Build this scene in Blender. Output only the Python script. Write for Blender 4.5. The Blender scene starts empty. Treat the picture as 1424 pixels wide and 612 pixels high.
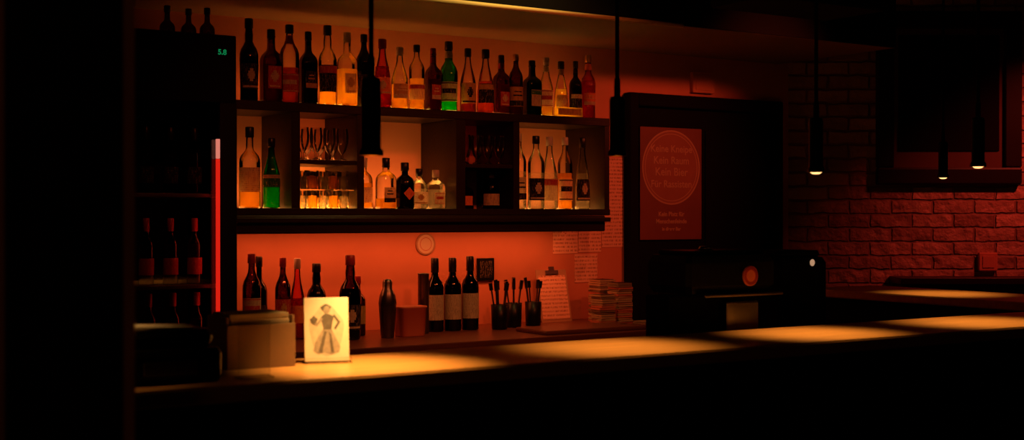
import bpy, math, random
from mathutils import Vector, Matrix
random.seed(7)
S = bpy.context.scene
S.view_settings.view_transform = 'Standard'
S.view_settings.look = 'None'

# ------------------------------------------------------------------ materials
def newmat(name):
    m = bpy.data.materials.new(name); m.use_nodes = True
    nt = m.node_tree; nt.nodes.clear()
    out = nt.nodes.new('ShaderNodeOutputMaterial')
    return m, nt, out

def pbr(name, col, rough=.5, metal=0., noise=0., nscale=8., bump=0., stretch=(1,1,1), spec=.5, coat=0.):
    m, nt, out = newmat(name)
    b = nt.nodes.new('ShaderNodeBsdfPrincipled')
    b.inputs['Roughness'].default_value = rough
    b.inputs['Metallic'].default_value = metal
    b.inputs['Specular IOR Level'].default_value = spec
    b.inputs['Coat Weight'].default_value = coat
    nt.links.new(b.outputs[0], out.inputs[0])
    tc = nt.nodes.new('ShaderNodeTexCoord')
    mp = nt.nodes.new('ShaderNodeMapping'); mp.inputs['Scale'].default_value = stretch
    nt.links.new(tc.outputs['Object'], mp.inputs[0])
    n = nt.nodes.new('ShaderNodeTexNoise'); n.inputs['Scale'].default_value = nscale
    n.inputs['Detail'].default_value = 5
    nt.links.new(mp.outputs[0], n.inputs['Vector'])
    mx = nt.nodes.new('ShaderNodeMix'); mx.data_type = 'RGBA'
    mx.inputs[6].default_value = tuple(c*(1-noise) for c in col)+(1,)
    mx.inputs[7].default_value = tuple(min(1,c*(1+noise)) for c in col)+(1,)
    nt.links.new(n.outputs[0], mx.inputs[0])
    nt.links.new(mx.outputs[2], b.inputs['Base Color'])
    if bump > 0:
        bp = nt.nodes.new('ShaderNodeBump'); bp.inputs['Strength'].default_value = bump
        bp.inputs['Distance'].default_value = .01
        nt.links.new(n.outputs[0], bp.inputs['Height'])
        nt.links.new(bp.outputs[0], b.inputs['Normal'])
    return m

def emis(name, col, st):
    m, nt, out = newmat(name)
    e = nt.nodes.new('ShaderNodeEmission'); e.inputs[0].default_value = col+(1,); e.inputs[1].default_value = st
    nt.links.new(e.outputs[0], out.inputs[0]); return m

def glass(name, tint, rough=.04, edge=.35):
    m, nt, out = newmat(name)
    lw = nt.nodes.new('ShaderNodeLayerWeight'); lw.inputs[0].default_value = .3
    mx = nt.nodes.new('ShaderNodeMix'); mx.data_type = 'RGBA'
    mx.inputs[6].default_value = tint+(1,)
    mx.inputs[7].default_value = tuple(c*edge for c in tint)+(1,)
    nt.links.new(lw.outputs['Facing'], mx.inputs[0])
    tr = nt.nodes.new('ShaderNodeBsdfTransparent'); nt.links.new(mx.outputs[2], tr.inputs[0])
    gl = nt.nodes.new('ShaderNodeBsdfGlossy'); gl.inputs['Roughness'].default_value = rough
    fr = nt.nodes.new('ShaderNodeFresnel'); fr.inputs[0].default_value = 1.55
    ms = nt.nodes.new('ShaderNodeMixShader')
    nt.links.new(fr.outputs[0], ms.inputs[0]); nt.links.new(tr.outputs[0], ms.inputs[1]); nt.links.new(gl.outputs[0], ms.inputs[2])
    nt.links.new(ms.outputs[0], out.inputs[0]); return m

def liquid(name, col, f=.5):
    m, nt, out = newmat(name)
    tr = nt.nodes.new('ShaderNodeBsdfTransparent'); tr.inputs[0].default_value = col+(1,)
    tl = nt.nodes.new('ShaderNodeBsdfTranslucent'); tl.inputs[0].default_value = col+(1,)
    ms = nt.nodes.new('ShaderNodeMixShader'); ms.inputs[0].default_value = f
    nt.links.new(tr.outputs[0], ms.inputs[1]); nt.links.new(tl.outputs[0], ms.inputs[2])
    nt.links.new(ms.outputs[0], out.inputs[0]); return m

def printed(name, paper, ink, rows=130., dens=.52, transl=0., sx_=420):
    """paper with rows of illegible print"""
    m, nt, out = newmat(name)
    tc = nt.nodes.new('ShaderNodeTexCoord')
    mp = nt.nodes.new('ShaderNodeMapping'); mp.inputs['Scale'].default_value = (sx_, sx_, 50)
    nt.links.new(tc.outputs['Object'], mp.inputs[0])
    n = nt.nodes.new('ShaderNodeTexNoise'); n.inputs['Scale'].default_value = 1.; n.inputs['Detail'].default_value = 1
    nt.links.new(mp.outputs[0], n.inputs['Vector'])
    g = nt.nodes.new('ShaderNodeMath'); g.operation = 'GREATER_THAN'; g.inputs[1].default_value = dens
    nt.links.new(n.outputs[0], g.inputs[0])
    sx = nt.nodes.new('ShaderNodeSeparateXYZ'); nt.links.new(tc.outputs['Object'], sx.inputs[0])
    mu = nt.nodes.new('ShaderNodeMath'); mu.operation = 'MULTIPLY'; mu.inputs[1].default_value = rows
    nt.links.new(sx.outputs[2], mu.inputs[0])
    fr = nt.nodes.new('ShaderNodeMath'); fr.operation = 'FRACT'; nt.links.new(mu.outputs[0], fr.inputs[0])
    g2 = nt.nodes.new('ShaderNodeMath'); g2.operation = 'GREATER_THAN'; g2.inputs[1].default_value = .5
    nt.links.new(fr.outputs[0], g2.inputs[0])
    m3 = nt.nodes.new('ShaderNodeMath'); m3.operation = 'MULTIPLY'
    nt.links.new(g.outputs[0], m3.inputs[0]); nt.links.new(g2.outputs[0], m3.inputs[1])
    mx = nt.nodes.new('ShaderNodeMix'); mx.data_type = 'RGBA'
    mx.inputs[6].default_value = paper+(1,); mx.inputs[7].default_value = ink+(1,)
    nt.links.new(m3.outputs[0], mx.inputs[0])
    d = nt.nodes.new('ShaderNodeBsdfDiffuse'); nt.links.new(mx.outputs[2], d.inputs[0])
    tl = nt.nodes.new('ShaderNodeBsdfTranslucent'); nt.links.new(mx.outputs[2], tl.inputs[0])
    ms = nt.nodes.new('ShaderNodeMixShader'); ms.inputs[0].default_value = transl
    nt.links.new(d.outputs[0], ms.inputs[1]); nt.links.new(tl.outputs[0], ms.inputs[2])
    nt.links.new(ms.outputs[0], out.inputs[0]); return m

def brickmat():
    m, nt, out = newmat('painted_brick')
    b = nt.nodes.new('ShaderNodeBsdfPrincipled'); b.inputs['Roughness'].default_value = .5
    nt.links.new(b.outputs[0], out.inputs[0])
    tc = nt.nodes.new('ShaderNodeTexCoord')
    sx = nt.nodes.new('ShaderNodeSeparateXYZ'); nt.links.new(tc.outputs['Object'], sx.inputs[0])
    cb = nt.nodes.new('ShaderNodeCombineXYZ')
    nt.links.new(sx.outputs[0], cb.inputs[0]); nt.links.new(sx.outputs[2], cb.inputs[1])
    nz = nt.nodes.new('ShaderNodeTexNoise'); nz.inputs['Scale'].default_value = 12; nz.inputs['Detail'].default_value = 6
    nt.links.new(tc.outputs['Object'], nz.inputs['Vector'])
    ad = nt.nodes.new('ShaderNodeMix'); ad.data_type = 'RGBA'; ad.blend_type = 'ADD'; ad.inputs[0].default_value = .028
    nt.links.new(cb.outputs[0], ad.inputs[6]); nt.links.new(nz.outputs[1], ad.inputs[7])
    br = nt.nodes.new('ShaderNodeTexBrick')
    br.inputs['Scale'].default_value = 1; br.inputs['Brick Width'].default_value = .25; br.inputs['Row Height'].default_value = .083
    br.inputs['Mortar Size'].default_value = .009; br.inputs['Mortar Smooth'].default_value = .8
    br.inputs['Color1'].default_value = (.64,.40,.31,1); br.inputs['Color2'].default_value = (.36,.21,.16,1)
    br.inputs['Mortar'].default_value = (.36,.21,.16,1)
    nt.links.new(ad.outputs[2], br.inputs['Vector'])
    nt.links.new(br.outputs[0], b.inputs['Base Color'])
    h = nt.nodes.new('ShaderNodeMath'); h.operation = 'MULTIPLY_ADD'; h.inputs[1].default_value = -1.
    nt.links.new(br.outputs['Fac'], h.inputs[0]); 
    h2 = nt.nodes.new('ShaderNodeMath'); h2.operation = 'MULTIPLY'; h2.inputs[1].default_value = 1.4
    nt.links.new(nz.outputs[0], h2.inputs[0]); nt.links.new(h2.outputs[0], h.inputs[2])
    bp = nt.nodes.new('ShaderNodeBump'); bp.inputs['Strength'].default_value = 1; bp.inputs['Distance'].default_value = .024
    nt.links.new(h.outputs[0], bp.inputs['Height']); nt.links.new(bp.outputs[0], b.inputs['Normal'])
    return m

M = {}
M['plaster'] = pbr('wall_plaster', (.64,.26,.15), .7, noise=.12, nscale=5, bump=.15)
M['darkwall'] = pbr('dark_wall_paint', (.05,.03,.025), .8, noise=.2)
M['brick'] = brickmat()
M['floor'] = pbr('dark_floor_boards', (.04,.022,.014), .5, noise=.3, nscale=6, stretch=(1,8,1))
M['ceil'] = pbr('ceiling_paint', (.04,.035,.03), .9, noise=.1)
M['soffit'] = pbr('soffit_paint', (.26,.19,.09), .7, noise=.15, nscale=3)
M['black'] = pbr('black_lacquer', (.005,.004,.004), .35, noise=.2, spec=.22)
M['blackmat'] = pbr('black_matte', (.004,.0035,.0035), .8, noise=.2, spec=.12)
M['frame'] = pbr('dark_frame_wood', (.014,.008,.006), .45, noise=.3, spec=.3)
M['shelf'] = pbr('dark_stained_wood', (.017,.007,.004), .4, noise=.4, nscale=10, stretch=(1,10,10), bump=.1, spec=.3)
M['bartop'] = pbr('bartop_oak', (.52,.28,.10), .36, noise=.32, nscale=5, stretch=(1,9,9), bump=.05)
M['backtop'] = pbr('back_counter_mahogany', (.13,.04,.02), .32, noise=.35, nscale=7, stretch=(1,9,9), bump=.05)
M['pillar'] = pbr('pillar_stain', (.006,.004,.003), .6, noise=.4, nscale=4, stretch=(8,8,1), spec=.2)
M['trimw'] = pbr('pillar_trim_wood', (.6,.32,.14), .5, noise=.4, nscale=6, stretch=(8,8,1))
M['brasspaint'] = pbr('pale_edge_trim', (.9,.7,.3), .5, noise=.1)
M['steel'] = pbr('brushed_steel', (.55,.52,.5), .25, 1., noise=.1, nscale=30)
M['dsteel'] = pbr('dark_steel', (.18,.16,.15), .35, 1., noise=.1, nscale=30)
M['paper'] = printed('notice_print', (.85,.55,.40), (.45,.22,.14), 50., .5)
M['plain'] = pbr('plain_paper', (.78,.73,.66), .8, noise=.06)
M['napkin'] = pbr('napkin_paper', (.36,.29,.2), .9, noise=.06)
M['card'] = pbr('kraft_card', (.22,.13,.07), .8, noise=.15)
M['matcard'] = pbr('beer_mat_card', (.45,.28,.17), .8, noise=.15)
M['terracotta'] = pbr('terracotta_glaze', (.55,.16,.08), .5, noise=.1)
M['gclear'] = glass('clear_glass', (.96,.96,.93), edge=.45)
M['gbrown'] = glass('brown_glass', (.28,.09,.03))
M['gdark'] = glass('dark_glass', (.03,.02,.015))
M['ggreen'] = glass('green_glass', (.12,.6,.2))
M['gdgreen'] = glass('dark_green_glass', (.03,.09,.03))
M['gred'] = glass('rose_glass', (.9,.35,.2))
M['gfacet'] = glass('cut_tumbler_glass', (.95,.9,.8), rough=.12, edge=.6)
M['lamber'] = liquid('amber_spirit', (.85,.28,.04))
M['lyellow'] = liquid('golden_spirit', (1,.66,.12), .65)
M['lclear'] = liquid('clear_spirit', (.95,.93,.85), .15)
M['lred'] = liquid('red_liqueur', (.85,.13,.05), .6)
M['lgreen'] = liquid('green_liqueur', (.22,.98,.10), .7)
M['ldark'] = liquid('dark_liqueur', (.06,.02,.01), .5)
M['Lcream'] = printed('label_cream', (.72,.60,.42), (.3,.2,.13), 150., .54, .3)
M['Lwhite'] = printed('label_white', (.8,.72,.58), (.4,.22,.15), 120., .56, .3)
M['Lblack'] = printed('label_black', (.02,.018,.016), (.3,.22,.16), 150., .6)
M['Lred'] = printed('label_red', (.42,.05,.03), (.6,.4,.25), 150., .6)
M['Lgold'] = printed('label_gold', (.55,.33,.08), (.2,.1,.04), 150., .57, .1)
M['Lgreen'] = printed('label_green', (.03,.14,.05), (.5,.45,.3), 150., .6)
M['Lorange'] = printed('label_orange', (.75,.22,.05), (.3,.08,.03), 150., .6)
M['cblack'] = pbr('cap_black', (.015,.012,.012), .35)
M['cred'] = pbr('cap_red', (.4,.03,.02), .35)
M['cgold'] = pbr('cap_gold', (.6,.38,.12), .3, .9)
M['cwhite'] = pbr('cap_white', (.6,.55,.5), .4)
M['led'] = emis('led_warm_yellow', (1,.46,.06), 13.)
M['ledt'] = emis('led_amber', (1,.38,.06), 24.)
M['ledw'] = emis('led_warm_white', (1,.34,.06), 6.2)
M['ledg'] = emis('led_pale_yellow', (1,.65,.16), 9.)
M['ledo'] = emis('led_orange', (1,.22,.04), 4.6)
M['ledr'] = emis('fridge_led_red', (1,.02,.008), .7)
M['fridgefill'] = emis('fridge_inner_fill', (1,.06,.02), 5.)
M['ledp'] = emis('fridge_led_pink', (1,.28,.20), .7)
M['digit'] = emis('green_display', (.02,.8,.25), .2)
M['bulb'] = emis('bulb_warm', (1,.5,.17), 2.2)
M['dial'] = emis('dial_glow', (1,.55,.3), .45)

# ------------------------------------------------------------------ mesh builder
class MB:
    def __init__(s): s.v=[]; s.f=[]; s.m=[]; s.sm=[]; s.mats=[]
    def mi(s, k):
        if k not in s.mats: s.mats.append(k)
        return s.mats.index(k)
    def box(s, x0,x1,y0,y1,z0,z1, k, rot=None, piv=None):
        b=len(s.v); vs=[Vector((x,y,z)) for z in (z0,z1) for y in (y0,y1) for x in (x0,x1)]
        if rot is not None:
            p=Vector(piv) if piv else Vector(((x0+x1)/2,(y0+y1)/2,(z0+z1)/2))
            vs=[rot@(v-p)+p for v in vs]
        s.v+= [tuple(v) for v in vs]; i=s.mi(k)
        for f in ((0,2,3,1),(4,5,7,6),(0,1,5,4),(2,6,7,3),(0,4,6,2),(1,3,7,5)):
            s.f.append(tuple(b+j for j in f)); s.m.append(i); s.sm.append(False)
    def bbox(s, x0,x1,y0,y1,z0,z1, k, c=.004):
        """box with chamfered edges"""
        c=min(c,min(x1-x0,y1-y0,z1-z0)*.4)
        b=len(s.v); i=s.mi(k)
        def ring(ins, z):
            a0,a1,b0,b1=x0+ins,x1-ins,y0+ins,y1-ins
            d=c*.6
            return [(a0+d,b0,z),(a1-d,b0,z),(a1,b0+d,z),(a1,b1-d,z),(a1-d,b1,z),(a0+d,b1,z),(a0,b1-d,z),(a0,b0+d,z)]
        rs=[ring(c*.5,z0),ring(0,z0+c),ring(0,z1-c),ring(c*.5,z1)]
        for r in rs: s.v+=r
        for j in range(3):
            for q in range(8):
                s.f.append((b+j*8+q,b+j*8+(q+1)%8,b+(j+1)*8+(q+1)%8,b+(j+1)*8+q)); s.m.append(i); s.sm.append(False)
        s.f.append(tuple(b+q for q in reversed(range(8)))); s.m.append(i); s.sm.append(False)
        s.f.append(tuple(b+24+q for q in range(8))); s.m.append(i); s.sm.append(False)
    def lathe(s, cx,cy,cz, prof, k, n=24, sq=0, a0=None, a1=None, sx=1., sy=1., rotz=0., smooth=True):
        """prof: (r,z) list; sq>0 -> rounded-square section; a0/a1 -> partial arc"""
        full = a0 is None; b=len(s.v); i=s.mi(k)
        N = n if full else n+1
        for (r,z) in prof:
            for j in range(N):
                a = 2*math.pi*j/n if full else a0+(a1-a0)*j/n
                q=r
                if sq: 
                    c=abs(math.cos(a)); d=abs(math.sin(a)); q=r/((c**sq+d**sq)**(1/sq))
                X=q*math.cos(a)*sx; Y=q*math.sin(a)*sy
                c,d=math.cos(rotz),math.sin(rotz)
                s.v.append((cx+X*c-Y*d, cy+X*d+Y*c, cz+z))
        for p in range(len(prof)-1):
            for j in range(N if full else n):
                j2=(j+1)%N
                s.f.append((b+p*N+j,b+p*N+j2,b+(p+1)*N+j2,b+(p+1)*N+j)); s.m.append(i); s.sm.append(smooth)
    def obj(s, name, loc=(0,0,0), rotz=0., parent=None):
        me=bpy.data.meshes.new(name); me.from_pydata(s.v,[],s.f)
        for k in s.mats: me.materials.append(M[k])
        me.polygons.foreach_set('material_index', s.m); me.polygons.foreach_set('use_smooth', s.sm)
        me.update()
        o=bpy.data.objects.new(name, me); S.collection.objects.link(o)
        o.location=loc; o.rotation_euler=(0,0,rotz)
        if parent: o.parent=parent
        return o

def empty(name, loc=(0,0,0), rotz=0.):
    e=bpy.data.objects.new(name,None); S.collection.objects.link(e); e.location=loc; e.rotation_euler=(0,0,rotz)
    e.empty_display_size=.1; return e

def text(name, body, loc, size, mat, parent=None, rotz=0.):
    c=bpy.data.curves.new(name,'FONT'); c.body=body; c.size=size; c.align_x='CENTER'; c.extrude=.0005; c.offset=.0008
    o=bpy.data.objects.new(name,c); S.collection.objects.link(o); o.location=loc
    o.rotation_euler=(math.pi/2,0,rotz); c.materials.append(M[mat])
    if parent: o.parent=parent
    return o

# ------------------------------------------------------------------ room shell
EYE=1.47
def shell(name, b, k):
    m=MB(); m.box(*b, k); return m.obj(name)
shell('floor', (-2.0,9.0,-2.0,6.0,-.1,0), 'floor')
shell('ceiling', (-2.0,9.0,-2.0,6.0,2.9,3.0), 'ceil')
shell('wall_back', (-2.0,6.0,5.6,5.75,0,2.9), 'plaster')
shell('wall_left', (-2.1,-2.0,-2.0,6.0,0,2.9), 'darkwall')
shell('wall_front', (-2.0,9.0,-2.1,-2.0,0,2.9), 'darkwall')
shell('wall_right', (9.0,9.1,-2.0,6.0,0,2.9), 'darkwall')
TH=math.radians(32.85)
m=MB(); m.box(0,4.05,0,.12,0,2.9,'brick'); m.obj('wall_brick', (5.58,5.6,0), -TH)
m=MB(); m.box(-1.9,5.5,4.73,5.6,2.37,2.9,'soffit'); m.box(-1.9,5.5,4.72,4.7299,2.372,2.9,'blackmat'); m.obj('ceiling_soffit')
m=MB(); m.lathe(0,0,0,[(.001,0),(.011,0),(.011,5.85),(.001,5.85)],'brasspaint',12)
o=m.obj('trim_2',(-1.85,4.708,2.369)); o.rotation_euler=(0,math.pi/2,0)
m=MB(); m.bbox(3.72,4.42,3.85,4.2,2.36,2.9,'blackmat',.01)
for i in range(6): m.box(3.76+i*.11,3.80+i*.11,3.84,3.85,2.45,2.7,'blackmat')
m.obj('ventilation_duct')

# ------------------------------------------------------------------ foreground pillar
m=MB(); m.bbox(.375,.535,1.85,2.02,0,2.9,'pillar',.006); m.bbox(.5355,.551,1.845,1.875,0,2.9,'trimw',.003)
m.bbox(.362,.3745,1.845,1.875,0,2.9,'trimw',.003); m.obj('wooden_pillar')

# ------------------------------------------------------------------ front bar
m=MB()
m.bbox(.2,5.35,2.70,3.12,1.062,1.10,'bartop',.006)
m.bbox(4.83,5.35,3.1205,4.75,1.062,1.10,'bartop',.006)
m.bbox(.2,5.3,2.80,2.9,.0,1.0615,'blackmat',.004)
m.bbox(4.93,5.25,2.9005,4.7,.0,1.0615,'blackmat',.004)
for i in range(8): m.bbox(.3+i*.62,.84+i*.62,2.785,2.7995,.12,.95,'black',.004)
m.bbox(.2,5.3,2.74,2.7845,.0,.1,'black',.004)
m.obj('bar_counter')

# ------------------------------------------------------------------ back counter
BZ=.92
m=MB(); m.bbox(1.94,4.12,4.85,5.595,BZ-.04,BZ,'backtop',.004)
m.bbox(1.94,4.08,4.95,5.595,0,BZ-.0405,'black',.004)
for i in range(4): 
    m.bbox(1.98+i*.52,2.46+i*.52,4.935,4.9495,.12,.84,'shelf',.004)
    m.bbox(2.2+i*.52,2.26+i*.52,4.92,4.9345,.76,.78,'dsteel',.002)
m.obj('back_bar_counter')

# ------------------------------------------------------------------ shelf unit
ZT=EYE+.493; ZB=EYE+.03; YF=5.25; YW=5.597
m=MB()
m.bbox(1.965,3.98,YF,YW,ZT-.04,ZT,'shelf',.003)
m.bbox(1.965,3.98,YF,YW,ZB-.028,ZB,'shelf',.003)
m.bbox(1.965,3.98,YF-.004,YF-.0003,ZB-.026,ZB+.0025,'shelf',.001)
m.bbox(1.965,3.93,YF-.03,YW,1.392,ZB-.0285,'shelf',.006)
m.bbox(1.965,3.95,YF-.05,YF-.0305,1.44,1.462,'shelf',.003)
for x0,x1 in ((1.965,1.99),(2.25,2.29),(2.565,2.60),(3.08,3.13),(3.40,3.435),(3.95,3.98)):
    m.bbox(x0,x1,YF+.002,YW,ZB,ZT-.0402,'shelf',.002)
m.bbox(2.2905,2.5645,YF+.01,YW,EYE+.228,EYE+.246,'shelf',.002)
m.bbox(3.1305,3.3995,YF+.01,YW,EYE+.228,EYE+.246,'shelf',.002)
LP=.0018
# light panels let into the shelf boards (the bottles stand on them)
for x0,x1,k in ((2.42,2.60,'led'),(2.785,2.96,'led'),(3.06,3.14,'led'),(3.27,3.42,'ledo'),(3.62,3.79,'ledg')): m.box(x0,x1,5.305,5.38,ZT,ZT+LP,k)
for x0,x1 in ((2.02,2.41),(2.42,3.59),(3.60,3.95)): m.box(x0,x1,5.46,5.52,ZT,ZT+LP,'ledo')
for x0,x1,k in ((2.0,2.245,'ledw'),(2.61,3.07,'ledw'),(3.445,3.94,'ledw'),(2.30,2.555,'ledt')): m.box(x0,x1,5.33,5.55,ZB,ZB+LP,k)
m.box(2.30,2.555,5.35,5.5,EYE+.246,EYE+.246+LP,'ledo')
m.box(3.14,3.39,5.45,5.52,EYE+.246,EYE+.246+LP,'ledr')
m.obj('back_bar_shelving')
ZT+=LP+.0003; ZB+=LP+.0003; ZM=EYE+.246+LP+.0003

# ------------------------------------------------------------------ bottles
PROF = {
 'spirit': ([(.86,0),(.97,.008),(1,.03),(1,.56),(.97,.60),(.84,.645),(.62,.68),(.42,.71),(.36,.74),(.34,.80),(.33,.88),(.37,.885),(.37,.91)], .90),
 'tall':   ([(.86,0),(.97,.006),(1,.02),(1,.60),(.98,.64),(.85,.69),(.6,.74),(.42,.79),(.36,.83),(.35,.91),(.39,.915),(.39,.93)], .92),
 'wine':   ([(.88,0),(.98,.008),(1,.02),(1,.58),(.97,.62),(.82,.67),(.58,.71),(.42,.75),(.37,.80),(.36,.93),(.4,.935),(.4,.955)], .83),
 'squat':  ([(.88,0),(.98,.01),(1,.04),(1,.52),(.96,.60),(.8,.66),(.5,.71),(.34,.74),(.32,.82),(.38,.825),(.38,.85)], .84),
 'cone':   ([(.86,0),(.98,.01),(1,.05),(.95,.3),(.80,.50),(.60,.64),(.42,.74),(.36,.82),(.35,.88),(.4,.885),(.4,.9)], .89),
 'bulge':  ([(.80,0),(.90,.008),(.94,.03),(.92,.15),(.96,.35),(1,.50),(.98,.57),(.84,.63),(.58,.68),(.42,.72),(.44,.80),(.38,.86),(.36,.90),(.40,.905),(.40,.925)], .91),
 'sloped': ([(.88,0),(.98,.008),(1,.02),(1,.44),(.95,.50),(.82,.57),(.66,.64),(.50,.71),(.40,.78),(.36,.88),(.40,.885),(.40,.91)], .90),
}
def bottle(name,x,y,z,H,R=.038,shape='spirit',g='gclear',liq=None,fill=.5,lab='Lcream',l0=.12,l1=.42,acc=None,cap='cblack',sq=0,neck=None,aim=-.25,diamond=None,style=0):
    m=MB(); prof,cz=PROF[shape]
    P=[(0.0005,0)]+[(r*R,zz*H) for r,zz in prof]
    m.lathe(0,0,0,P,g,24,sq)
    if liq:
        L=[(.0005,.006)]
        for r,zz in prof:
            if zz*H<.006: L.append((r*R-.003,.006)); continue
            if zz>fill: break
            L.append((r*R-.003, zz*H))
        lr=L[-1][0]; L.append((lr,fill*H)); L.append((.0005,fill*H))
        m.lathe(0,0,0,L,liq,20,sq)
    ca=-math.pi/2+aim
    hw=1.25
    if sq: hw=.62; ca=-math.pi/2
    def arc(zz0,zz1,k,off,h):
        def rad(q):
            for (r0,a),(r1,b) in zip(prof,prof[1:]):
                if a<=q<=b: return (r0+(r1-r0)*(q-a)/(b-a))*R
            return prof[-1][0]*R
        pts=[(rad(zz0+(zz1-zz0)*i/4)+off,(zz0+(zz1-zz0)*i/4)*H) for i in range(5)]
        m.lathe(0,0,0,pts,k,14,sq,a0=ca-h,a1=ca+h)
    if lab:
        arc(l0,l1,lab,.0008,hw)
        if acc: 
            d=l1-l0
            if style==0:
                arc(l0+d*.42,l0+d*.66,acc,.0014,hw*.7)
                arc(l0+d*.04,l0+d*.09,acc,.0014,hw*.92); arc(l1-d*.09,l1-d*.04,acc,.0014,hw*.92)
            elif style==1:
                arc(l0+d*.70,l0+d*.97,acc,.0014,hw*.98)
            elif style==2:
                for j in range(5):
                    w=[.18,.34,.42,.34,.18][j]; arc(l0+d*(.3+.1*j),l0+d*(.4+.1*j),acc,.0014,w)
                arc(l0+d*.06,l0+d*.14,acc,.0014,hw*.8)
            else:
                arc(l0+d*.02,l0+d*.30,acc,.0014,hw*.98); arc(l0+d*.52,l0+d*.60,acc,.0014,hw*.6); arc(l0+d*.72,l0+d*.78,acc,.0014,hw*.45)
    if neck: arc(.76,.86,neck,.0008,math.pi*.98)
    rc=prof[-1][0]*R
    m.lathe(0,0,0,[(rc*1.04,(cz-.03)*H),(rc*1.12,(cz-.028)*H),(rc*1.12,.99*H),(rc*.95,H),(.0005,H)],cap,20)
    if diamond:
        b=len(m.v); d=R*.66; zc=H*.33; yy=-R*1.02
        m.v+=[(0,yy,zc-d),(d,yy,zc),(0,yy,zc+d),(-d,yy,zc)]; m.f.append((b,b+1,b+2,b+3)); m.m.append(m.mi(diamond)); m.sm.append(False)
    o=m.obj(name,(x,y,z)); return o

TOP=[ # x, H, R, shape, glass, liquid, fill, label, acc, cap, sq, style
 (2.087,.360,.041,'bulge','gdark',None,.5,'Lblack','Lcream','cblack',0,2),
 (2.187,.320,.043,'spirit','gbrown','lamber',.5,'Lred','Lcream','cblack',6,2),
 (2.276,.348,.043,'tall','gclear','lamber',.45,'Lred','Lcream','cblack',0,0),
 (2.367,.325,.037,'spirit','gdark',None,.5,'Lblack','Lgold','cblack',5,3),
 (2.461,.360,.042,'bulge','gclear','lyellow',.42,'Lblack','Lred','cblack',0,1),
 (2.553,.335,.041,'spirit','gclear','lyellow',.50,'Lcream','Lgold','cwhite',5,2),
 (2.645,.335,.037,'tall','gdark',None,.4,'Lblack',None,'cblack',0,0),
 (2.731,.318,.043,'cone','gred','lred',.60,'Lorange','Lcream','cred',0,2),
 (2.828,.288,.039,'sloped','gclear','lyellow',.40,'Lgold','Lcream','cwhite',0,3),
 (2.914,.305,.037,'tall','gclear','lyellow',.48,'Lcream','Lred','cblack',0,1),
 (3.001,.295,.034,'spirit','gbrown','lamber',.5,'Lred','Lcream','cred',5,3),
 (3.095,.335,.044,'bulge','ggreen','lgreen',.42,'Lcream','Lblack','cblack',0,0),
 (3.195,.308,.038,'sloped','gclear','lamber',.40,'Lgold','Lblack','cblack',0,2),
 (3.300,.312,.043,'cone','gclear','lamber',.5,'Lblack','Lgold','cblack',0,1),
 (3.389,.290,.036,'spirit','gbrown','lamber',.5,'Lred','Lcream','cblack',5,2),
 (3.472,.298,.035,'tall','gbrown','lamber',.5,'Lgold','Lblack','cgold',0,3),
 (3.568,.275,.041,'spirit','gdgreen',None,.5,'Lcream','Lgreen','cblack',5,1),
 (3.656,.295,.036,'sloped','gclear','lyellow',.45,'Lwhite','Lred','cwhite',0,0),
 (3.745,.282,.037,'cone','gclear','lyellow',.5,'Lgold','Lcream','cblack',0,2),
 (3.830,.288,.033,'spirit','gdark',None,.5,'Lblack','Lcream','cblack',0,1),
 (3.915,.325,.038,'bulge','gred','lred',.6,'Lorange','Lcream','cgold',0,3)]
for i,(x,H,R,sh,g,lq,fl,lb,ac,cp,sq,st) in enumerate(TOP):
    bottle('liquor_bottle',x,5.335+random.uniform(-.008,.015),ZT,H,R,sh,g,lq,fl,lb,.18+random.uniform(-.05,.04),.42+random.uniform(-.06,.08),ac,cp,sq,neck=random.choice([None,lb,None]),aim=random.uniform(-.5,0),style=st)
m=MB(); m.bbox(0,.16,0,.022,0,.045,'lyellow',.002); m.box(.01,.15,-.0008,-.0002,.006,.039,'Lgold'); m.obj('gift_box',(3.66,5.262,ZT))

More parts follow.
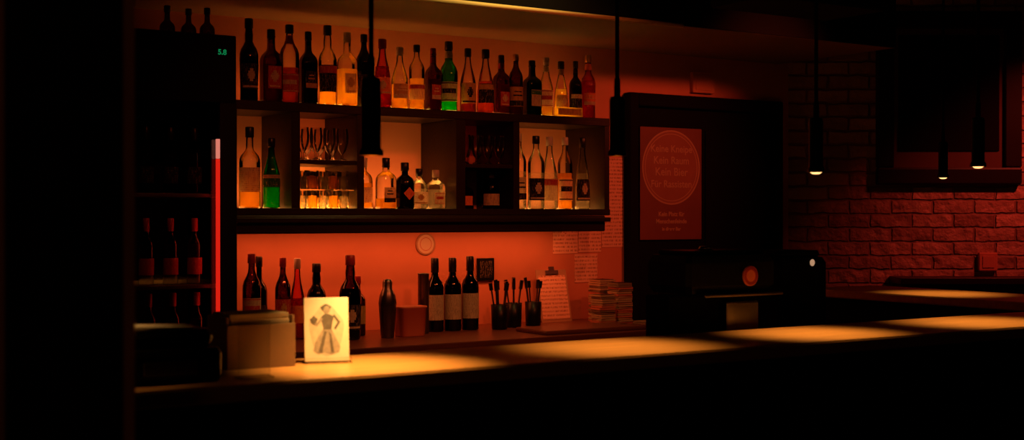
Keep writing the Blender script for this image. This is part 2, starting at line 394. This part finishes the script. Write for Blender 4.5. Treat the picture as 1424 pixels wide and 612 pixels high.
def row(lst):
    for a in lst: bottle(**a)
K=dict
row([
 K(name='liquor_bottle',x=2.017,y=5.40,z=ZB,H=.33,R=.022,g='ggreen',liq='lgreen',fill=.5,lab='Lgreen',cap='cblack'),
 K(name='liquor_bottle',x=2.100,y=5.36,z=ZB,H=.355,R=.046,shape='spirit',g='gclear',liq='lyellow',fill=.45,lab='Lwhite',l0=.2,l1=.5,cap='cblack'),
 K(name='liquor_bottle',x=2.200,y=5.36,z=ZB,H=.31,R=.038,shape='sloped',g='ggreen',liq='lgreen',fill=.44,lab='Lgreen',acc='Lcream',l0=.30,l1=.48,cap='cblack',style=1),
 K(name='gin_bottle',x=2.66,y=5.38,z=ZB,H=.235,R=.042,shape='squat',g='gclear',liq='lyellow',fill=.5,lab='Lwhite',cap='cwhite'),
 K(name='gin_bottle',x=2.755,y=5.34,z=ZB,H=.235,R=.042,shape='squat',g='gclear',liq='lyellow',fill=.2,lab='Lcream',acc='Lblack',cap='cblack',sq=5,style=3),
 K(name='gin_bottle',x=2.848,y=5.33,z=ZB,H=.215,R=.045,shape='squat',g='gdark',liq=None,lab=None,cap='cblack',diamond='Lorange'),
 K(name='gin_bottle',x=2.94,y=5.36,z=ZB,H=.19,R=.040,shape='squat',g='gclear',liq='lclear',fill=.5,lab='Lwhite',acc='Lgold',cap='cblack',style=2),
 K(name='gin_bottle',x=3.03,y=5.36,z=ZB,H=.185,R=.040,shape='squat',g='gclear',liq='lclear',fill=.5,lab='Lcream',acc='Lred',cap='cwhite',sq=5),
 K(name='liqueur_bottle',x=3.20,y=5.40,z=ZB,H=.15,R=.045,shape='squat',g='gbrown',liq='lamber',fill=.4,lab='Lorange',cap='cblack',sq=6),
 K(name='liqueur_bottle',x=3.325,y=5.34,z=ZB,H=.185,R=.042,shape='squat',g='gdark',liq=None,lab='Lcream',l0=.1,l1=.4,cap='cblack'),
 K(name='vodka_bottle',x=3.50,y=5.36,z=ZB,H=.375,R=.038,shape='tall',g='gclear',liq='lclear',fill=.5,lab='Lcream',acc='Lblack',cap='cwhite',style=3),
 K(name='vodka_bottle',x=3.59,y=5.34,z=ZB,H=.365,R=.042,shape='tall',g='gclear',liq='lclear',fill=.5,lab='Lblack',acc='Lwhite',cap='cblack',style=2),
 K(name='vodka_bottle',x=3.685,y=5.36,z=ZB,H=.365,R=.040,shape='sloped',g='gclear',liq='lclear',fill=.5,lab='Lcream',acc='Lred',cap='cwhite',style=1),
 K(name='vodka_bottle',x=3.78,y=5.36,z=ZB,H=.365,R=.038,shape='tall',g='gclear',liq='lyellow',fill=.5,lab='Lwhite',acc='Lblack',cap='cwhite'),
 K(name='vodka_bottle',x=3.875,y=5.34,z=ZB,H=.365,R=.038,shape='cone',g='gclear',liq='lclear',fill=.5,lab='Lblack',acc='Lcream',cap='cblack',style=2),
])
def tumblers(name, x0,x1,nx,ys,z,h,r,k='gfacet',stem=False):
    m=MB()
    for yi,y in enumerate(ys):
        for i in range(nx):
            x=x0+(x1-x0)*(i+.5)/nx
            if stem:
                m.lathe(x,y,z,[(.0005,0),(r*.7,.002),(r*.66,.005),(.006,.010),(.005,h*.2),(r*.6,h*.3),(r*.95,h*.55),(r,h*.75),(r*.86,h)],'gfacet',14)
            else:
                m.lathe(x,y,z,[(.0005,0),(r*.78,0),(r*.88,.006),(r*.84,h*.2),(r*.93,h*.32),(r*.88,h*.45),(r*.97,h*.6),(r,h)],k,10,smooth=False,rotz=.3*i+yi)
                m.lathe(x,y,z,[(.0005,.004),(r*.7,.006),(r*.8,h*.3),(r*.7,h*.7),(.0005,h*.74)],'lyellow' if (i+yi)%2 else 'lclear',8,smooth=False,rotz=.5*i)
    return m.obj(name)
tumblers('tumbler_glasses',2.30,2.555,5,(5.315,5.39,5.46),ZB,.080,.0245)
m=MB(); m.bbox(2.295,2.560,5.275,5.49,0,.004,'gclear',.001); m.obj('glass_riser_tray',(0,0,ZB+.0803))
tumblers('tumbler_glasses',2.30,2.555,5,(5.32,5.395,5.46),ZB+.0846,.085,.0245)
tumblers('stemmed_glasses',2.30,2.555,4,(5.32,5.42),ZM,.145,.029,stem=True)
tumblers('stemmed_glasses',3.135,3.395,4,(5.32,5.42),ZM,.14,.029,stem=True)

row([
 K(name='liqueur_bottle',x=2.105,y=5.35,z=BZ,H=.385,R=.040,shape='tall',g='gbrown',liq='lamber',fill=.4,lab='Lcream',acc='Lred',l0=.25,l1=.5,cap='cred'),
 K(name='liqueur_bottle',x=2.175,y=5.44,z=BZ,H=.37,R=.036,shape='spirit',g='gdark',lab='Lblack',cap='cblack'),
 K(name='liqueur_bottle',x=2.250,y=5.35,z=BZ,H=.365,R=.034,shape='tall',g='gbrown',liq='lred',fill=.5,lab='Lred',acc='Lgold',l0=.25,l1=.5,cap='cred',style=2),
 K(name='liqueur_bottle',x=2.327,y=5.37,z=BZ,H=.36,R=.034,shape='sloped',g='gred',liq='lred',fill=.5,lab='Lorange',l0=.2,l1=.42,cap='cwhite'),
 K(name='liqueur_bottle',x=2.42,y=5.37,z=BZ,H=.336,R=.044,shape='bulge',g='gdark',lab='Lblack',cap='cblack'),
 K(name='liqueur_bottle',x=2.515,y=5.22,z=BZ,H=.375,R=.049,shape='bulge',g='gbrown',liq='ldark',fill=.6,lab='Lblack',acc='Lcream',l0=.12,l1=.42,cap='cred',style=2),
 K(name='liqueur_bottle',x=2.625,y=5.37,z=BZ,H=.275,R=.036,shape='spirit',g='gbrown',liq='lamber',fill=.6,lab='Lgold',l0=.2,l1=.5,cap='cred'),
 K(name='wine_bottle',x=3.025,y=5.36,z=BZ,H=.35,R=.042,shape='wine',g='gdark',lab='Lcream',acc=None,l0=.16,l1=.50,cap='cblack'),
 K(name='wine_bottle',x=3.122,y=5.36,z=BZ,H=.35,R=.042,shape='wine',g='gdark',lab='Lcream',acc=None,l0=.16,l1=.50,cap='cblack'),
 K(name='wine_bottle',x=3.220,y=5.36,z=BZ,H=.355,R=.042,shape='wine',g='gdark',lab='Lcream',acc=None,l0=.16,l1=.50,cap='cblack'),
])
m=MB(); m.lathe(0,0,0,[(.0005,0),(.028,0),(.030,.005),(.040,.15),(.041,.155),(.036,.19),(.026,.215),(.022,.22),(.022,.25),(.018,.262),(.0005,.266)],'dsteel',24)
m.obj('cocktail_shaker',(2.69,5.2,BZ))
m=MB(); m.lathe(0,0,0,[(.0005,0),(.024,0),(.026,.004),(.026,.275),(.028,.278),(.0265,.282),(.023,.28),(.023,.02),(.0005,.02)],'dsteel',24)
m.obj('steel_canister',(2.93,5.30,BZ))
m=MB(); m.lathe(0,0,0,[(.0005,0),(.058,0),(.06,.004),(.067,.128),(.070,.130),(.070,.138),(.064,.138),(.056,.01),(.0005,.01)],'terracotta',28,sq=8,sy=.7)
m.obj('napkin_tub',(2.815,5.22,BZ))
def utensils(name,x,y,n):
    m=MB(); m.lathe(0,0,0,[(.0005,0),(.034,0),(.038,.004),(.042,.12),(.039,.12),(.034,.01),(.0005,.01)],'black',20)
    for i in range(n):
        a=i*2*math.pi/n; rot=Matrix.Rotation(.16*math.cos(a),3,'Y')@Matrix.Rotation(.14*math.sin(a),3,'X')
        cx,cy=.012*math.cos(a),-.012*math.sin(a)
        m.box(cx-.004,cx+.004,cy-.0025,cy+.0025,.012,.2+.012*(i%3),'steel' if i%2 else 'dsteel',rot,(cx,cy,.012))
        m.box(cx-.009,cx+.009,cy-.003,cy+.003,.19,.225+.01*(i%3),'steel' if i%3 else 'black',rot,(cx,cy,.012))
    m.obj(name,(x,y,BZ))
utensils('bar_utensil_holder',3.35,5.30,5); utensils('bar_utensil_holder',3.47,5.36,6); utensils('bar_utensil_holder',3.60,5.38,4)
m=MB(); R_=Matrix.Rotation(-.22,3,'X')
P=(0,0,0)
m.box(-.095,.095,0,.004,0,.275,'matcard',R_,P); m.box(-.085,.085,-.0015,-.0002,.015,.245,'paper',R_,P)
m.box(-.04,.04,-.008,-.0016,.25,.27,'steel',R_,P); m.box(-.015,.015,-.01,-.0016,.27,.29,'dsteel',R_,P)
m.obj('clipboard',(3.83,5.50,BZ))
def mats(name,x,y,h,w):
    m=MB(); z=0
    while z<h:
        t=.011; dx,dy=random.uniform(-.004,.004),random.uniform(-.004,.004)
        m.box(-w/2+dx,w/2+dx,-w/2+dy,w/2+dy,z,z+t-.002,random.choice(['matcard','terracotta','matcard','card']),Matrix.Rotation(random.uniform(-.09,.09),3,'Z'),(0,0,z))
        m.box(-w/2+.006,w/2-.006,-w/2+.006,w/2-.006,z+t-.002,z+t,'shelf'); z+=t
    m.obj(name,(x,y,BZ))
mats('beer_mat_stack',3.93,5.24,.15,.09); mats('beer_mat_stack',4.055,5.26,.20,.09); mats('beer_mat_stack',4.05,5.41,.22,.10)
m=MB(); m.bbox(0,.6,0,.26,0,.02,'backtop',.006); m.lathe(.55,.13,.0202,[(.0005,0),(.02,0),(.018,.0006),(.0005,.0006)],'black',16); m.obj('chopping_board',(3.35,4.9,BZ))
m=MB()
for i in range(4): m.bbox(-.07+i*.004,.07-i*.003,-.05,.05,.0+i*.008,.0075+i*.008,'card',.003)
m.obj('folded_bar_towel',(4.03,5.0,BZ))

# ------------------------------------------------------------------ things on the back wall
def sheet(name,x0,x1,z0,z1,k='paper',y=5.598):
    m=MB(); m.box(0,x1-x0,-.0015,0,0,z1-z0,k); 
    m.lathe((x1-x0)/2,-.002,z1-z0-.012,[(.004,-.002),(.004,.002),(.0005,.002)],'cred',8)
    return m.obj(name,(x0,y,z0))
sheet('paper_notice',4.19,4.335,1.30,1.785); sheet('paper_notice',3.87,4.03,1.27,1.389); sheet('paper_notice',4.035,4.185,1.275,1.52); sheet('paper_notice',4.01,4.16,1.115,1.265)
m=MB(); m.lathe(0,0,0,[(.0005,.004),(.046,.004)],'Lwhite',32); m.lathe(0,0,0,[(.046,.0045),(.055,.0045),(.055,0),(.0005,0)],'matcard',32); m.lathe(0,0,.0006,[(.030,.004),(.033,.004)],'terracotta',32)
o=m.obj('beer_coaster',(3.106,5.598,1.330)); o.rotation_euler=(math.pi/2,0,0)
m=MB(); m.bbox(0,.10,-.012,0,0,.115,'black',.003); m.box(.012,.088,-.0135,-.0121,.014,.10,'Lblack'); m.obj('small_picture_frame',(3.40,5.598,1.14))
m=MB(); m.bbox(0,.16,-.03,0,0,.115,'plaster',.004); m.bbox(.02,.14,-.034,-.0302,.015,.10,'plaster',.003); m.obj('junction_box',(4.81,5.6,2.165))

# doorway
m=MB()
m.bbox(4.34,4.40,5.54,5.6,0,2.14,'blackmat',.006); m.bbox(5.42,5.48,5.54,5.6,0,2.14,'blackmat',.006); m.bbox(4.40,5.42,5.54,5.6,2.07,2.14,'blackmat',.006)
m.obj('trim_1')
m=MB(); m.bbox(4.402,5.418,5.575,5.598,.0,2.068,'blackmat',.003)
for (a,b,c,d) in ((4.90,5.35,.15,.95),(4.90,5.35,1.1,1.95)):
    m.bbox(a,b,5.565,5.5745,c,d,'blackmat',.006)
m.lathe(4.88,5.53,1.02,[(.0005,-.02),(.022,-.015),(.027,0),(.022,.015),(.0005,.02)],'dsteel',16)
m.box(4.875,4.885,5.535,5.575,1.015,1.025,'dsteel')
m.obj('door_1')
M['posterbg']=pbr('poster_ground',(.20,.065,.045),.6,noise=.2,nscale=10)
M['posterdisc']=pbr('poster_disc',(.32,.125,.085),.6,noise=.15,nscale=10)
M['posterln']=pbr('poster_ink',(.50,.32,.22),.6,noise=.1)
pz=1.338; px=4.425; pw=.44; ph=.62
e=empty('wall_poster',(px+pw/2,5.562,pz))
m=MB(); m.box(-pw/2,pw/2,0,.003,0,ph,'posterbg'); m.obj('sheet',parent=e)
def ring(name,r0,r1,z,par,y=-.001,k='posterln'):
    m=MB(); m.lathe(0,0,0,[(r0,0),(r1,0)],k,48); o=m.obj(name,parent=par); o.location=(0,y,z); o.rotation_euler=(math.pi/2,0,0)
ring('disc',.0005,.206,.40,e,-.0005,'posterdisc')
ring('ring_outer',.199,.207,.40,e); ring('ring_inner',.184,.188,.40,e)
for i,(t,s) in enumerate((('Keine Kneipe',.055),('Kein Raum',.058),('Kein Bier',.062),('Für Rassisten',.055))):
    text('line_%d'%i,t,(0,-.0015,.485-i*.065),s,'posterln',e)
text('foot_1','Kein Platz für',(0,-.001,.13),.034,'posterln',e); text('foot_2','Menschenfeinde',(0,-.001,.09),.034,'posterln',e); text('foot_3','in dieser Bar',(0,-.001,.05),.026,'posterln',e)

# ------------------------------------------------------------------ bottle fridge
m=MB(); fx0,fx1,fy=1.28,1.925,5.08
m.bbox(fx0,fx0+.03,fy,5.59,0,2.12,'blackmat'); m.bbox(fx1-.03,fx1,fy,5.59,0,2.12,'blackmat')
m.bbox(fx0+.031,fx1-.031,5.56,5.59,0,2.12,'blackmat'); m.bbox(fx0+.031,fx1-.031,fy,5.559,2.08,2.12,'blackmat'); m.bbox(fx0+.031,fx1-.031,fy+.02,5.559,0,.25,'blackmat')
m.bbox(fx0,fx1,fy-.02,fy-.0005,1.93,2.205,'blackmat'); 
for z in (.55,.87,1.175,1.545): m.bbox(fx0+.031,fx1-.05,fy+.03,5.55,z,z+.015,'dsteel',.002)
m.bbox(fx0,fx0+.045,fy-.03,fy-.0005,.2,1.929,'black'); m.bbox(fx1-.075,fx1,fy-.03,fy-.0005,.2,1.929,'black'); m.bbox(fx0+.0455,fx1-.0755,fy-.03,fy-.0005,.2,.25,'black')
m.bbox(fx0+.046,fx1-.076,fy-.018,fy-.012,.251,1.928,'gclear',.001)
m.bbox(fx1-.092,fx1-.078,fy-.045,fy-.031,1.045,1.70,'ledr',.002); m.bbox(fx1-.092,fx1-.078,fy-.045,fy-.031,1.701,1.78,'ledp',.002)
m.bbox(fx1-.037,fx1-.031,fy+.005,fy+.025,.3,1.5,'fridgefill',.001)  # extra emitter behind the frame, added to give the bottles red rims
m.obj('bottle_fridge')
text('fridge_display','5.8',(1.865,fy-.0215,2.125),.03,'digit')
for z,xs in ((1.19,(1.59,1.69,1.79,1.50)),(1.56,(1.50,1.59,1.69,1.79)),(.885,(1.5,1.6,1.7,1.8))):
    for x in xs: bottle('beer_bottle',x,5.18,z+.0003,.27,.031,'wine','gbrown','lamber',.6,'Lred' if z<1.5 else 'Lblack',.15,.4,None,'cred' if z<1.5 else 'cblack')
for x,h,lb in ((1.70,.215,'Lblack'),(1.79,.21,'Lred'),(1.87,.22,'Lblack')): bottle('liquor_bottle',x,5.25,2.1203,h,.032,'spirit','gbrown','lamber',.4,lb)

# ------------------------------------------------------------------ counter-top things
CZ=1.10
e=empty('menu_card_stand',(1.374,2.985,CZ),-.28)
e2=empty('card',(0,0,.004),0); e2.parent=e; e2.rotation_euler=(-.13,0,0)
m=MB(); m.bbox(-.06,.06,-.022,.030,0,.0038,'gclear',.001); m.bbox(-.06,.06,-.012,-.008,.0039,.014,'gclear',.001); m.obj('stand_base',parent=e)
m=MB(); m.bbox(-.056,.056,-.003,.003,0,.160,'plain',.001); m.obj('card_sheet',parent=e2)
M['ink']=pbr('card_ink',(.12,.115,.11),.8,noise=.6,nscale=90); M['inkl']=pbr('card_ink_mid',(.33,.31,.29),.8,noise=.5,nscale=90); M['inkp']=pbr('card_ink_pale',(.60,.56,.50),.8,noise=.25,nscale=70)
def poly(name,pts,k,y,par):
    m=MB(); m.v=[(x,y,z) for x,z in pts]; m.f=[tuple(range(len(pts)))]; m.m=[m.mi(k)]; m.sm=[False]; return m.obj(name,parent=par)
def ell(name,cx,cz,rx,rz,k,y,par,n=14,wob=0.):
    poly(name,[(cx+rx*(1+wob*math.sin(5*t))*math.cos(t),cz+rz*(1+wob*math.cos(4*t))*math.sin(t)) for t in [2*math.pi*a/n for a in range(n)]],k,y,par)
ell('card_backdrop',0,.078,.043,.062,'inkp',-.0032,e2,30,.06)
poly('card_skirt',[(-.034,.026),(-.022,.018),(-.006,.022),(.010,.016),(.030,.022),(.034,.036),(.024,.056),(.012,.082),(-.008,.082),(-.022,.062),(-.031,.044)],'inkl',-.0034,e2)
poly('card_bodice',[(-.008,.080),(.012,.080),(.015,.098),(.019,.112),(.008,.118),(-.006,.118),(-.015,.110),(-.011,.096)],'ink',-.0036,e2)
poly('card_arm_r',[(.016,.114),(.028,.098),(.018,.082),(.023,.079),(.035,.098),(.020,.118)],'ink',-.0037,e2)
poly('card_arm_l',[(-.013,.112),(-.024,.096),(-.034,.104),(-.037,.099),(-.024,.088),(-.009,.106)],'inkl',-.0037,e2)
ell('card_head',.001,.129,.0085,.0105,'inkl',-.0038,e2); ell('card_hair',-.001,.134,.013,.009,'ink',-.0037,e2,20,.12)
ell('card_flowers',-.032,.104,.009,.009,'ink',-.0039,e2,20,.2)
poly('card_fold_1',[(-.022,.024),(-.012,.022),(.0,.074),(-.006,.076)],'ink',-.0040,e2); poly('card_fold_2',[(.010,.022),(.018,.022),(.012,.066),(.006,.074)],'ink',-.0040,e2)
# napkin box
m=MB(); w,d,h=.175,.14,.125
m.bbox(0,w,0,.006,0,h*.85,'card',.001); m.bbox(0,w,d-.006,d,0,h,'card',.001); m.bbox(0,.006,.0065,d-.0065,0,h,'card',.001); m.bbox(w-.006,w,.0065,d-.0065,0,h,'card',.001)
m.bbox(.0065,w-.0065,.0065,d-.0065,0,.006,'card',.001)
for i in range(9): m.bbox(.010+.002*(i%2),w-.010-.002*(i%3),.010,d-.010,.007+i*.014,.0205+i*.014,'napkin',.003)
m.obj('napkin_box',(1.105,2.965,CZ),0)
m=MB(); m.bbox(0,.075,0,.004,.004,.13,'gclear',.001); m.bbox(-.004,.079,-.02,.024,0,.0038,'gclear',.001); m.obj('acrylic_sign_holder',(1.07,2.80,CZ),-.05)
# receipt printer
m=MB(); m.bbox(0,.24,0,.2,0,.075,'black',.012); m.bbox(.01,.23,.03,.19,.0755,.115,'black',.015); m.bbox(.06,.18,-.006,-.0005,.02,.05,'dsteel',.002)
m.box(.02,.15,.05,.15,.116,.118,'napkin',Matrix.Rotation(.15,3,'Z')); m.box(.06,.20,.05,.16,.119,.121,'plain',Matrix.Rotation(-.12,3,'Z')@Matrix.Rotation(.03,3,'Y'))
m.obj('receipt_printer',(.79,2.79,CZ))

# work counter behind the bar carrying the two machines
UZ=.92
m=MB(); m.bbox(2.45,4.75,3.16,3.75,.88,.9195,'shelf',.004); m.bbox(2.5,4.7,3.2,3.7,0,.8795,'black',.004); m.obj('under_counter_unit')
M['logo']=printed('logo_plate',(.75,.22,.13),(.5,.08,.05),60,.5)
e=empty('drink_dispenser',(2.735,3.19,UZ))
m=MB()
m.bbox(0,.39,0,.22,.295,.42,'black',.025)
m.bbox(.03,.36,.03,.19,.4205,.435,'black',.006)
m.bbox(.05,.40,-.022,.22,.285,.2945,'dsteel',.003)
m.bbox(.0,.39,.10,.22,0,.2845,'blackmat',.006)
m.bbox(.23,.375,.07,.0995,.12,.26,'steel',.006)
m.bbox(.0,.39,.0,.0695,0,.04,'dsteel',.004)
m.obj('body',parent=e)
m=MB(); m.lathe(0,0,0,[(.0005,.004),(.020,.004)],'logo',32); m.lathe(0,0,0,[(.020,.004),(.030,.004)],'cred',32); m.lathe(0,0,0,[(.030,.004),(.034,.002),(.034,-.002)],'logo',32)
o=m.obj('round_badge',parent=e); o.location=(.265,-.004,.350); o.rotation_euler=(math.pi/2,0,0)
m=MB(); m.lathe(0,0,0,[(.02,0),(.024,.004),(.02,.012),(.0005,.014)],'steel',20); o=m.obj('lid_knob',parent=e); o.location=(.16,.1,.435)
e=empty('coffee_machine',(3.395,3.45,UZ))
m=MB(); m.bbox(0,.25,0,.25,0,.395,'blackmat',.02); m.bbox(.02,.23,.02,.23,.3955,.42,'blackmat',.01); m.bbox(.03,.22,-.01,-.0005,.12,.26,'blackmat',.004); m.obj('body',parent=e)
m=MB(); m.lathe(0,0,0,[(.0005,.003),(.010,.003),(.013,0)],'dial',20); o=m.obj('dial',parent=e); o.location=(.165,-.002,.375); o.rotation_euler=(math.pi/2,0,0)

# ------------------------------------------------------------------ brick wall things
def onbrick(t): return (5.58+math.cos(TH)*t, 5.6-math.sin(TH)*t)
bx,by=onbrick(.52)
m=MB(); w,h=.86,1.03; yy=-.045
m.bbox(0,w,yy,-.001,0,.10,'frame',.01); m.bbox(0,w,yy,-.001,h-.10,h,'frame',.01); m.bbox(0,.10,yy,-.001,.1005,h-.1005,'frame',.01); m.bbox(w-.10,w,yy,-.001,.1005,h-.1005,'frame',.01)
M['mount']=pbr('picture_mount',(.12,.055,.04),.8,noise=.1)
m.bbox(.1005,w-.1005,-.02,-.001,.1005,h-.1005,'mount',.002); m.bbox(.13,w-.13,-.028,-.0205,.2,h-.14,'blackmat',.003)
m.obj('picture_frame',(bx,by,1.655),-TH)
bx,by=onbrick(.6)
m=MB(); m.bbox(0,2.6,-.24,-.002,0,.04,'shelf',.004)
for i in range(4): m.bbox(.1+i*.75,.14+i*.75,-.2,-.003,-.18,-.0005,'black',.004)
m.obj('brick_side_ledge',(bx,by,1.07),-TH)
bx,by=onbrick(1.13)
m=MB(); m.bbox(0,.11,-.03,-.001,0,.11,'plaster',.006); m.bbox(.02,.09,-.034,-.0305,.02,.09,'plaster',.004); m.obj('power_socket',(bx,by,1.14),-TH)

# ------------------------------------------------------------------ pendants
def pendant(x,y,z,L,r,E,rec):
    e=empty('pendant_lamp',(x,y,z))
    m=MB()
    m.lathe(0,0,0,[(r*1.22,0),(r*1.25,.004),(r*1.22,.012),(r,.018),(r,L-.01),(r*.85,L),(.009,L+.002),(.0085,L+.05),(.006,L+.055),(.006,2.895-z)],'black',24)
    m.lathe(0,0,0,[(r*1.22,0),(r*1.0,.002),(r*.95,L-.02),(.0005,L-.02)],'cgold',24)
    m.lathe(0,0,0,[(.05,2.899-z),(.05,2.88-z),(.045,2.875-z),(.0005,2.875-z)],'black',24)
    m.obj('shade_and_rod',parent=e)
    m=MB(); m.lathe(0,0,rec,[(.0005,0),(r*.5,.001),(r*.82,.006),(r*.82,.014),(.0005,.018)],'bulb',20); m.obj('bulb',parent=e)
    l=bpy.data.lights.new('pendant_spot','SPOT'); l.energy=E; l.color=(1,.46,.11); l.spot_size=math.radians(72); l.spot_blend=1.; l.shadow_soft_size=.015
    o=bpy.data.objects.new('spot',l); S.collection.objects.link(o); o.parent=e; o.location=(0,0,-.025)
pendant(.72,2.93,1.63,.19,.024,3.5,.012)  # added lamp hidden by the pillar, brightens printer and napkin box
pendant(1.435,2.86,1.618,.19,.024,50,.012)
pendant(2.225,2.90,1.638,.166,.022,23,.012)
pendant(3.01,2.90,1.606,.17,.022,22,-.006)
pendant(3.80,2.90,1.64,.17,.022,22,-.006)
pendant(5.05,4.05,1.65,.17,.022,18,-.006)

# ------------------------------------------------------------------ lights
def area(name,loc,sx,sy,E,col,rot):
    l=bpy.data.lights.new(name,'AREA'); l.shape='RECTANGLE'; l.size=sx; l.size_y=sy; l.energy=E; l.color=col
    o=bpy.data.objects.new(name,l); S.collection.objects.link(o); o.location=loc; o.rotation_euler=rot; return o
area('under_shelf_led',(2.95,5.42,1.388),1.85,.04,4.2,(1,.165,.038),(math.radians(12),0,0))
def spot(name,loc,tgt,E,col,ang,bl=1.):
    l=bpy.data.lights.new(name,'SPOT'); l.energy=E; l.color=col; l.spot_size=math.radians(ang); l.spot_blend=bl; l.shadow_soft_size=.05
    o=bpy.data.objects.new(name,l); S.collection.objects.link(o); o.location=loc
    o.rotation_euler=(Vector(tgt)-Vector(loc)).to_track_quat('-Z','Y').to_euler(); return o
OR=(1,.14,.035)
spot('red_fill_spot',(4.75,3.7,2.56),(4.45,5.6,1.72),60,(1,.10,.035),54)  # added out of view, reddens the wall around the door
spot('red_fill_spot',(6.6,3.7,2.85),(6.7,5.0,1.15),72,(1,.065,.035),62)  # added out of view to wash the lower bricks red
spot('red_fill_spot',(3.2,3.1,2.85),(3.3,5.4,1.25),60,OR,55)  # added front fill for shelf labels and lower wall, no fixture
spot('red_fill_spot',(2.0,3.1,2.85),(2.4,5.4,1.3),34,OR,50)  # same added fill for the left end of the shelves
spot('trim_fill_spot',(3.05,4.42,2.82),(3.05,4.70,2.38),16,(1,.66,.18),110)  # unseen spot added above the trim to make its bright streak
l=bpy.data.lights.new('room_fill','POINT'); l.energy=2.6; l.color=(1,.32,.12); l.shadow_soft_size=.1  # added fill behind the camera, lifts the blacks; no fixture there
o=bpy.data.objects.new('room_fill',l); S.collection.objects.link(o); o.location=(-.6,-.6,2.6)
w=bpy.data.worlds.new('dark_room'); S.world=w; w.use_nodes=True
w.node_tree.nodes['Background'].inputs[0].default_value=(.02,.008,.005,1); w.node_tree.nodes['Background'].inputs[1].default_value=.02

# ------------------------------------------------------------------ camera
c=bpy.data.cameras.new('camera'); c.sensor_width=36; c.lens=1800/1424*36; c.clip_start=.02
c.dof.use_dof=True; c.dof.focus_distance=6.2; c.dof.aperture_fstop=4.
o=bpy.data.objects.new('camera',c); S.collection.objects.link(o); o.location=(0,0,EYE)
o.rotation_euler=(math.radians(90-.19),0,-TH); S.camera=o
